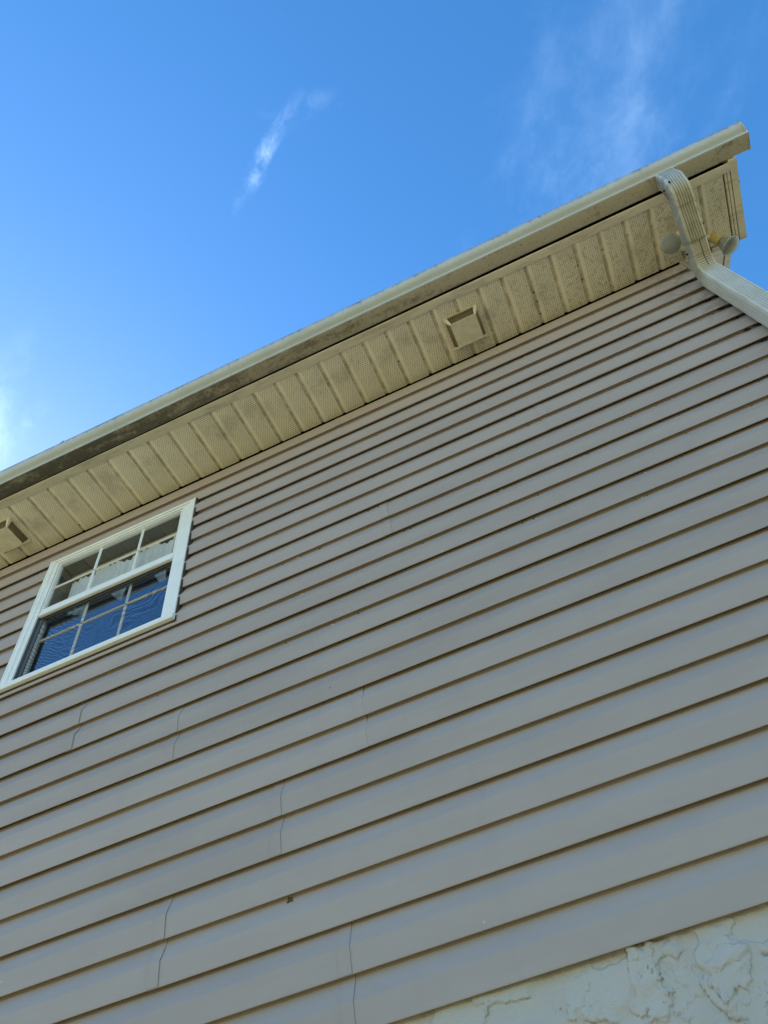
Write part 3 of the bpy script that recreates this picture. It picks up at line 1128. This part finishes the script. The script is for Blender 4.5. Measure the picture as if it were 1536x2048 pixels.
# ------------------------------------------------------------------ gutter
gut = thing('gutter', 'long stained cream gutter along the edge of the eave, mouldy underneath at its left end', 'gutter', (0.7, -0.35, 0.222))
GX1 = 4.018
outer = [(-0.3195, 0.3020), (-0.3195, 0.2225), (-0.3215, 0.2210), (-0.3825, 0.2205), (-0.3850, 0.2222), (-0.3858, 0.2290), (-0.3868, 0.2345), (-0.3900, 0.2385),
         (-0.3960, 0.2450), (-0.4030, 0.2525), (-0.4085, 0.2600), (-0.4125, 0.2690), (-0.4145, 0.2790), (-0.4150, 0.2880), (-0.4135, 0.2925), (-0.4090, 0.2940), (-0.4050, 0.2925)]


def offset_in(p, t):
    res = []
    for i in range(len(p)):
        a = Vector(p[max(0, i - 1)])
        b = Vector(p[min(len(p) - 1, i + 1)])
        d2 = (b - a).normalized()
        nrm = Vector((-d2.y, d2.x))
        res.append((p[i][0] - nrm.x * t * -1, p[i][1] - nrm.y * t * -1))
    return res


inner = offset_in(outer, 0.0013)


def gutter_len(x0, x1, grow=0.0):
    mb = MB()
    rows = []
    cnt = max(2, int((x1 - x0) / 0.09))
    for i in range(cnt + 1):
        x = x0 + (x1 - x0) * i / cnt
        wob = 0.0022 * wave1(x, 21, 0.9)
        wz_ = 0.0016 * wave1(x, 23, 0.8)
        drop = -0.0012 * (x - 2.0)
        path = [(x, y + wob - grow, z + wz_ + drop * 0.4 - grow) for y, z in outer] + [(x, y + wob, z + wz_ + drop * 0.4) for y, z in reversed(inner)]
        rows.append(path)
    mb.grid(rows, closed=True, caps=False)
    return mb


part('gutter_length', gutter_len(XL - 0.1, GX1), M['gutter'], gut, True)
ec = MB()
capo = [(y, z) for y, z in outer]
prof_c = [(-0.3195, 0.3020)] + capo[1:14] + [(-0.4140, 0.2950)]
cnt = len(prof_c)
i0 = 0
rng2 = random.Random(4)
edge_o = []
for y, z in prof_c:
    cy, cz = -0.362, 0.262
    dx_, dz_ = y - cy, z - cz
    l_ = math.hypot(dx_, dz_)
    g_ = 0.0030 + 0.0018 * rng2.random()
    edge_o.append((y + dx_ / l_ * g_, z + dz_ / l_ * g_))
for xx, pr in ((GX1 - 0.006, prof_c), (GX1 - 0.0055, edge_o), (GX1 + 0.0022, edge_o), (GX1 + 0.0030, prof_c)):
    ec.v += [(xx + 0.0012 * rng2.uniform(-1, 1), y, z - 0.001) for y, z in pr]
for a in range(3):
    for b in range(cnt - 1):
        ec.f.append((a * cnt + b, a * cnt + b + 1, (a + 1) * cnt + b + 1, (a + 1) * cnt + b))
ec.f.append(tuple(range(3 * cnt, 4 * cnt)))
part('end_cap', ec, M['gutter'], gut)
for i in range(8):
    scr = MB()
    scr.box(-2.3 + i * 0.8, -2.3 + i * 0.8 + 0.02, -0.412, -0.3185, 0.2895, 0.2915)
    part('hanger', scr, M['gutter'], gut)

# ------------------------------------------------------------------ downspout
ds = thing('downspout', 'fluted cream downspout with two elbows at the right corner of the wall', 'downspout', (3.6425, -0.065, -ZO))
SX0, SX1 = 3.6055, 3.6800


def section(Fp, Bp, grow=0.0, ribs=1.0, crimp=0.0, cw='none', x0=SX0, x1=SX1):
    """closed outline of the pipe: F/B are (y, z) of the front and the back face"""
    F_, B_ = Vector(Fp), Vector(Bp)
    ax = (B_ - F_)
    L_ = ax.length
    ax.normalize()
    pts, gr = [], []

    def add(x, w, g=0.0):
        base = F_ + ax * w
        pts.append((x, base.x, base.y))
        gr.append(g)
    W_ = x1 - x0
    bev = 0.011
    # front face, from left to right, with five raised flutes
    cut = 0.0
    if cw == 'front':
        cut = crimp
    fl_ = 5
    add(x0 - grow + 0.001, bev + 0.002)
    add(x0 - grow + bev * 0.35, bev * 0.36 - grow)
    add(x0 + bev, -grow + cut)
    a0, a1 = x0 + bev + 0.003, x1 - bev - 0.003
    for i in range(fl_):
        c0 = a0 + (a1 - a0) * i / fl_
        c1 = a0 + (a1 - a0) * (i + 1) / fl_
        w = c1 - c0
        d1 = 0.0024 * ribs
        add(c0 + w * 0.02, -grow + d1 + cut, 1.0 * ribs)
        add(c0 + w * 0.30, -grow + cut, 0.0)
        add(c0 + w * 0.70, -grow + cut, 0.0)
        add(c0 + w * 0.98, -grow + d1 + cut, 1.0 * ribs)
    add(x1 - bev, -grow + cut)
    add(x1 + grow - bev * 0.35, bev * 0.36 - grow)
    add(x1 + grow - 0.001, bev + 0.002)
    # right side, back, left side with three flutes
    add(x1 + grow, L_ * 0.4)
    add(x1 + grow, L_ - bev)
    add(x1 - bev * 0.5, L_ + grow)
    add(x0 + bev * 0.5, L_ + grow)
    bc = crimp if cw == 'back' else 0.0
    add(x0 - grow + bc, L_ - bev * 0.5)
    s0, s1 = L_ - 0.012, 0.020
    for i in range(3):
        c0 = s0 + (s1 - s0) * i / 3
        c1 = s0 + (s1 - s0) * (i + 1) / 3
        w = c1 - c0
        d1 = 0.0020 * ribs
        cc = bc * (1 - i / 3.0)
        add(x0 - grow + d1 + cc, c0 + w * 0.02, 0.9 * ribs)
        add(x0 - grow + cc, c0 + w * 0.3)
        add(x0 - grow + cc, c0 + w * 0.7)
        add(x0 - grow + d1 + cc, c0 + w * 0.98, 0.9 * ribs)
    return pts, gr


def spline(P, n_):
    out = []
    for i in range(len(P) - 1):
        p0, p1, p2, p3 = P[max(0, i - 1)], P[i], P[i + 1], P[min(len(P) - 1, i + 2)]
        for s_ in range(n_):
            t = s_ / n_
            out.append(tuple(0.5 * ((2 * b) + (-a + c) * t + (2 * a - 5 * b + 4 * c - d2) * t * t + (-a + 3 * b - 3 * c + d2) * t ** 3)
                             for a, b, c, d2 in zip(p0, p1, p2, p3)))
    out.append(tuple(P[-1]))
    return out


def tube(name, stations, ncr, cw, crimp, ribs=1.0, grow=0.0, n_=8, shift=None):
    S = spline(stations, n_)
    rows, att = [], []
    for i, s_ in enumerate(S):
        ph = (i % 2) if ncr else 0
        tt = i / (len(S) - 1)
        env = min(1.0, 6 * min(tt, 1 - tt))
        sh_ = shift(s_[1]) if shift else 0.0
        pts, gr = section(s_[:2], s_[2:4], grow, ribs, crimp * ph * env, cw, SX0 + sh_, SX1 + sh_)
        if ncr and cw == 'front':
            gr = [min(1, g_ + (0.55 * ph * env if 2 < q < 24 else 0)) for q, g_ in enumerate(gr)]
        if ncr and cw == 'back':
            gr = [min(1, g_ + (0.5 * ph * env if q > 29 else 0)) for q, g_ in enumerate(gr)]
        rows.append(pts)
        if i >= len(S) - 1 and (S[-1][1] > -1):
            gr = [1.0] * len(gr)
        att += gr
    mb = MB()
    mb.grid(rows, closed=True, caps=False)
    # turned-in rim at the lower end
    o = part(name, mb, M['spout'], ds, True)
    a_ = o.data.attributes.new('groove', 'FLOAT', 'POINT')
    a_.data.foreach_set('value', np.array(att, dtype=np.float32))
    return o


E1 = [(-.3855, .2225, -.3300, .2225), (-.3930, .165, -.3375, .170), (-.4040, .105, -.3480, .118), (-.4070, .060, -.3530, .090),
      (-.3970, .020, -.3480, .068), (-.3750, -.006, -.3370, .050), (-.3500, -.0185, -.3240, .039), (-.3240, -.0285, -.3040, .0285)]
tube('elbow', E1, True, 'back', 0.0045, 1.0, 0.0032, 7,
     shift=lambda z: 0.034 * max(0.0, min(1.0, (z - 0.03) / 0.19)))
tube('pipe', [(-.3270, -.0265, -.3080, .0300), (-.2620, -.0520, -.2410, .0060), (-.1920, -.0800, -.1690, -.0200)], False, 'none', 0, 1.0, 0.0008, 4)
tube('elbow', [(-.1960, -.0770, -.1730, -.0170), (-.1650, -.0890, -.1420, -.0290), (-.1420, -.0960, -.1160, -.0350)], False, 'none', 0, 0.35, -0.0014, 4)
tube('elbow', [(-.1420, -.0960, -.1160, -.0350), (-.1280, -.1030, -.0950, -.0420), (-.1140, -.1140, -.0680, -.0600), (-.1050, -.1280, -.0490, -.0880),
               (-.1000, -.1440, -.0400, -.1200), (-.0985, -.1650, -.0370, -.1600)], True, 'front', 0.0022, 0.15, -0.0010, 4)
tube('pipe', [(-.1000, -.1420, -.0330, -.1300), (-.1000, -.6, -.0330, -.6), (-.1000, -2.2, -.0330, -2.2), (-.1000, -4.30, -.0330, -4.30)], False, 'none', 0, 0.7, 0.0012, 3)
for zz_ in (-1.55, -3.2):
    strap = MB()
    strap.box(SX0 - 0.016, SX1 + 0.016, -0.1035, -0.1018, zz_, zz_ + 0.03)
    strap.box(SX0 - 0.0165, SX0 - 0.0145, -0.1015, -0.014, zz_, zz_ + 0.03)
    strap.box(SX1 + 0.0145, SX1 + 0.0165, -0.1015, -0.014, zz_, zz_ + 0.03)
    part('strap', strap, M['spout'], ds)
sm = MB()
# split seam down the collar of the lower elbow
Fa, Fb = Vector((-.1915, -.0790)), Vector((-.1050, -.1300))
rows = []
for i, (y, z) in enumerate([(-.1930, -.0800), (-.1650, -.0905), (-.1430, -.0975), (-.1270, -.1055), (-.1140, -.1160), (-.1050, -.1290)]):
    xo = 3.6440 + 0.0006 * math.sin(i * 2.0)
    rows.append([(xo - 0.0010, y - 0.0008, z - 0.0012), (xo + 0.0012, y - 0.0010, z - 0.0014)])
sm.grid(rows)
part('seam', sm, M['speck'], ds)
for (x, y, z) in ((3.6180, -0.4035, 0.030), (3.6025, -0.371, 0.055), (3.6022, -0.140, -0.050)):
    scw = MB()
    scw.lathe([(0, 0.0042), (0.003, 0.0036), (0.004, 0.001)], (x, y - 0.002, z), (-0.3, -0.8, -0.5), 10)
    part('screw', scw, M['speck'], ds)

# ------------------------------------------------------------------ twin floodlight under the eave
fl = thing('floodlight', 'twin bulb floodlight under the eave, partly hidden behind the downspout', 'light fixture', (3.705, -0.095, H))
fb_ = MB()
fb_.lathe([(0, 0.052), (0.012, 0.052), (0.020, 0.044), (0.022, 0.012)], (3.705, -0.095, H - 0.0005), (0, 0, -1), 28)
part('base_plate', fb_, M['trim'], fl, True)


def flood(pos, axis, size):
    """pos: centre of the lens; axis: where it points"""
    ax = Vector(axis).normalized()
    P = Vector(pos)
    b = MB()
    b.lathe([(-0.072, 0.012), (-0.058, 0.013), (-0.052, 0.019), (-0.030, 0.030), (-0.010, size * 0.97), (-0.004, size), (0.0, size * 0.985),
             (0.0045, size * 0.82), (0.0075, size * 0.50), (0.0086, size * 0.12)], P, ax, 36)
    o = part('bulb', b, M['bulb'], fl, True)
    g_ = MB()
    g_.lathe([(-0.0075, size * 0.975), (-0.0068, size * 1.022), (-0.0030, size * 1.022), (-0.0022, size * 0.99)], P, ax, 36)
    rim = part('rim', g_, M['neck'], fl, True)
    s_ = MB()
    s_.lathe([(-0.118, 0.014), (-0.114, 0.0185), (-0.066, 0.0195), (-0.062, 0.0215), (-0.056, 0.0215), (-0.055, 0.0135)], P, ax, 24)
    part('socket', s_, M['socket'], fl, True)
    a_ = MB()
    st_ = P - ax * 0.112
    en = Vector((3.705, -0.095, H - 0.020))
    dv = st_ - en
    a_.lathe([(0, 0.011), (dv.length, 0.011)], en, dv, 14)
    part('arm', a_, M['trim'], fl, True)


flood((3.6040, -0.1460, 0.1010), (-0.37, -0.39, -0.85), 0.0405)
flood((3.8440, -0.0180, 0.1120), (0.27, 0.24, -0.93), 0.0405)

# ------------------------------------------------------------------ two soffit vents


def vent(cx, cy, label, half_o=0.079, half_f=0.0575, drop=0.043, turn=0.0):
    v = thing('soffit_vent', label, 'vent', (cx, cy, H), 'exhaust vents in the soffit')
    fm = MB()
    zt, zb = H - 0.0045, H - drop
    # base flange
    mitred_h(fm, cx, cy, half_o - 0.001, half_o - 0.006, H - 0.0060, H - 0.0005)
    part('flange', fm, M['vent'], v)
    # face plate with a small turned edge
    f2 = MB()
    f2.hexa([(cx - half_f, cy - half_f, zb), (cx - half_f, cy + half_f, zb), (cx + half_f, cy + half_f, zb), (cx + half_f, cy - half_f, zb),
             (cx - half_f, cy - half_f, zb + 0.004), (cx - half_f, cy + half_f, zb + 0.004), (cx + half_f, cy + half_f, zb + 0.004), (cx + half_f, cy - half_f, zb + 0.004)])
    part('face_plate', f2, M['vent'], v)
    # four corner ribs
    sg = [(-1, -1), (1, -1), (1, 1), (-1, 1)]
    for (sx, sy) in sg:
        r = MB()
        t, b_ = half_o - 0.001, half_f
        w1, w2 = 0.017, 0.006
        top = [(cx + sx * t, cy + sy * t), (cx + sx * (t - w1), cy + sy * t), (cx + sx * (t - w1), cy + sy * (t - w1)), (cx + sx * t, cy + sy * (t - w1))]
        bot = [(cx + sx * b_, cy + sy * b_), (cx + sx * (b_ - w2), cy + sy * b_), (cx + sx * (b_ - w2), cy + sy * (b_ - w2)), (cx + sx * b_, cy + sy * (b_ - w2))]
        if sx * sy < 0:
            top, bot = top[::-1], bot[::-1]
        r.hexa([(x, y, zb + 0.0005) for x, y in bot] + [(x, y, zt) for x, y in top])
        part('corner_rib', r, M['vent'], v)
    # mesh on the four slopes: dark backing plus wires
    for q in range(4):
        (ax_, ay), (bx, by) = sg[q], sg[(q + 1) % 4]
        inn = 0.005
        to, bo = half_o - inn - 0.004, half_f - inn
        A_ = Vector((cx + ax_ * to, cy + ay * to, zt))
        B_ = Vector((cx + bx * to, cy + by * to, zt))
        C_ = Vector((cx + bx * bo, cy + by * bo, zb + 0.004))
        D_ = Vector((cx + ax_ * bo, cy + ay * bo, zb + 0.004))
        g = MB()
        g.v = [tuple(p) for p in (A_, B_, C_, D_)]
        g.f = [(0, 1, 2, 3)]
        part('mesh_backing', g, M['mesh'], v)
        nrm = (B_ - A_).cross(D_ - A_).normalized()
        if nrm.dot(Vector((ax_ + bx, ay + by, 0))) < 0:
            nrm = -nrm
        wr = MB()
        nw = 22
        for i in range(1, nw):
            t = i / nw
            a = A_.lerp(B_, t) + nrm * 0.002
            b = D_.lerp(C_, t) + nrm * 0.002
            e = (B_ - A_).normalized() * 0.0010
            j0 = len(wr.v)
            wr.v += [tuple(a - e), tuple(a + e), tuple(b + e), tuple(b - e), tuple(a + nrm * .0016), tuple(b + nrm * .0016)]
            wr.f += [(j0, j0 + 4, j0 + 5, j0 + 3), (j0 + 4, j0 + 1, j0 + 2, j0 + 5)]
        part('grille', wr, M['wire'], v)
    return v


def mitred_h(mb, cx, cy, ro, ri, z0, z1):
    O = [(-ro, -ro), (ro, -ro), (ro, ro), (-ro, ro)]
    I = [(-ri, -ri), (ri, -ri), (ri, ri), (-ri, ri)]
    for a in range(4):
        b = (a + 1) % 4
        q = [(O[a][0] + cx, O[a][1] + cy), (O[b][0] + cx, O[b][1] + cy), (I[b][0] + cx, I[b][1] + cy), (I[a][0] + cx, I[a][1] + cy)]
        mb.hexa([(x, y, z0) for x, y in reversed(q)] + [(x, y, z1) for x, y in reversed(q)])


vent(2.7310, -0.1385, 'square beige vent hood on the soffit nearer the downspout, plain face plate')
vent(0.3830, -0.1490, 'square beige vent hood on the soffit just left of the white window')

# ------------------------------------------------------------------ small debris: cocoons and crumbs stuck under the laps
db = MB()
pc = MB()


def blob(mb, x, y, z, r, sx=1.0):
    j = len(mb.v)
    for a in range(5):
        for b in range(3):
            an = 2 * math.pi * a / 5
            rr = r * (0.6 + 0.8 * rng.random())
            zz_ = (-1, 0, 1)[b]
            ww = (0.45, 1.0, 0.4)[b]
            mb.v.append((x + sx * rr * math.cos(an) * ww, y - abs(rr * 0.5 * math.sin(an * 0.5)), z + rr * 0.6 * zz_ + 0.4 * rr * math.sin(an)))
    for a in range(5):
        for b in range(2):
            a2 = (a + 1) % 5
            mb.f.append((j + a * 3 + b, j + a2 * 3 + b, j + a2 * 3 + b + 1, j + a * 3 + b + 1))
    mb.f.append(tuple(j + a * 3 for a in range(5)))
    mb.f.append(tuple(j + a * 3 + 2 for a in range(5)))


for i in range(46):
    x = 3.6 - 2.2 * rng.random() ** 1.5
    row = rng.randrange(0, 12)
    z = -row * SUB - 0.004 - 0.004 * rng.random()
    blob(pc, x, -0.0025, z, 0.0016 + 0.0030 * rng.random() ** 2, 1.9)
for i in range(120):
    x = 3.60 - 2.4 * rng.random() ** 2.2
    row = rng.randrange(-1, 12)
    z = -row * SUB - 0.003 - 0.003 * rng.random()
    blob(db, x, -0.0015, z, 0.0012 + 0.0018 * rng.random(), 1.8)
for i in range(70):                                   # webs and grime where the laps meet the downspout
    row = rng.randrange(0, 14)
    x = 3.645 - 0.07 * rng.random() ** 1.5
    blob(db, x, -0.004, -row * SUB - 0.006 + 0.012 * rng.random(), 0.004 + 0.005 * rng.random(), 2.0)
for i in range(60):
    x = G0 + GP * rng.randrange(14, 32) - 0.004 + 0.003 * rng.random()
    blob(db, x, -0.02 - 0.24 * rng.random(), H + 0.0025, 0.0016 + 0.0018 * rng.random(), 1.0)
o1 = link('lap_cocoons', pc.mesh('lap_cocoons', M['crumb'], False, (0, 0, -ZO)))
o1['kind'] = 'stuff'
o1['label'] = 'pale insect cocoons and crumbs stuck under the siding laps'
o1['category'] = 'debris'
o2 = link('grime_specks', db.mesh('grime_specks', M['speck'], False, (0, 0, -ZO)))
o2['kind'] = 'stuff'
o2['label'] = 'dark specks of grime along the siding laps and soffit grooves'
o2['category'] = 'debris'
# leaf scraps caught on the gutter lip
lf = MB()
for (cx_, w_) in ((0.86, 0.030), (2.02, 0.016), (0.34, 0.014), (1.33, 0.010), (2.75, 0.012)):
    for i in range(5):
        a_ = rng.uniform(0, 6.28)
        x_ = cx_ + rng.uniform(-0.5, 0.5) * w_
        d_ = (0.5 * w_ * math.cos(a_), 0.25 * w_ * math.sin(a_))
        z_ = 0.2935 + 0.004 * rng.random()
        lf.hexa([(x_ - d_[0], -0.411 - d_[1], z_), (x_ + d_[1], -0.411 - d_[0] * .3, z_), (x_ + d_[0], -0.409 + d_[1], z_ + .002), (x_ - d_[1], -0.408 + d_[0] * .3, z_ + .001),
                 (x_ - d_[0], -0.411 - d_[1], z_ + .001), (x_ + d_[1], -0.411 - d_[0] * .3, z_ + .001), (x_ + d_[0], -0.409 + d_[1], z_ + .003), (x_ - d_[1], -0.408 + d_[0] * .3, z_ + .002)])
o4 = link('leaf_scraps', lf.mesh('leaf_scraps', M['leaf'], False, (0, 0, -ZO)))
o4['kind'] = 'stuff'
o4['label'] = 'brown leaf scraps caught on the lip of the gutter'
o4['category'] = 'debris'
# wasp nest under a lap low on the wall
ns = MB()
for i in range(7):
    blob(ns, 1.797 + 0.010 * rng.uniform(-1, 1), -0.003, -9.53 * E + 0.006 * rng.uniform(-1, 1), 0.0032)
o3 = link('insect_nest', ns.mesh('insect_nest', M['leaf'], False, (0, 0, -ZO)))
o3['label'] = 'tiny brown insect nest stuck under a lap low on the siding'
o3['category'] = 'insect nest'
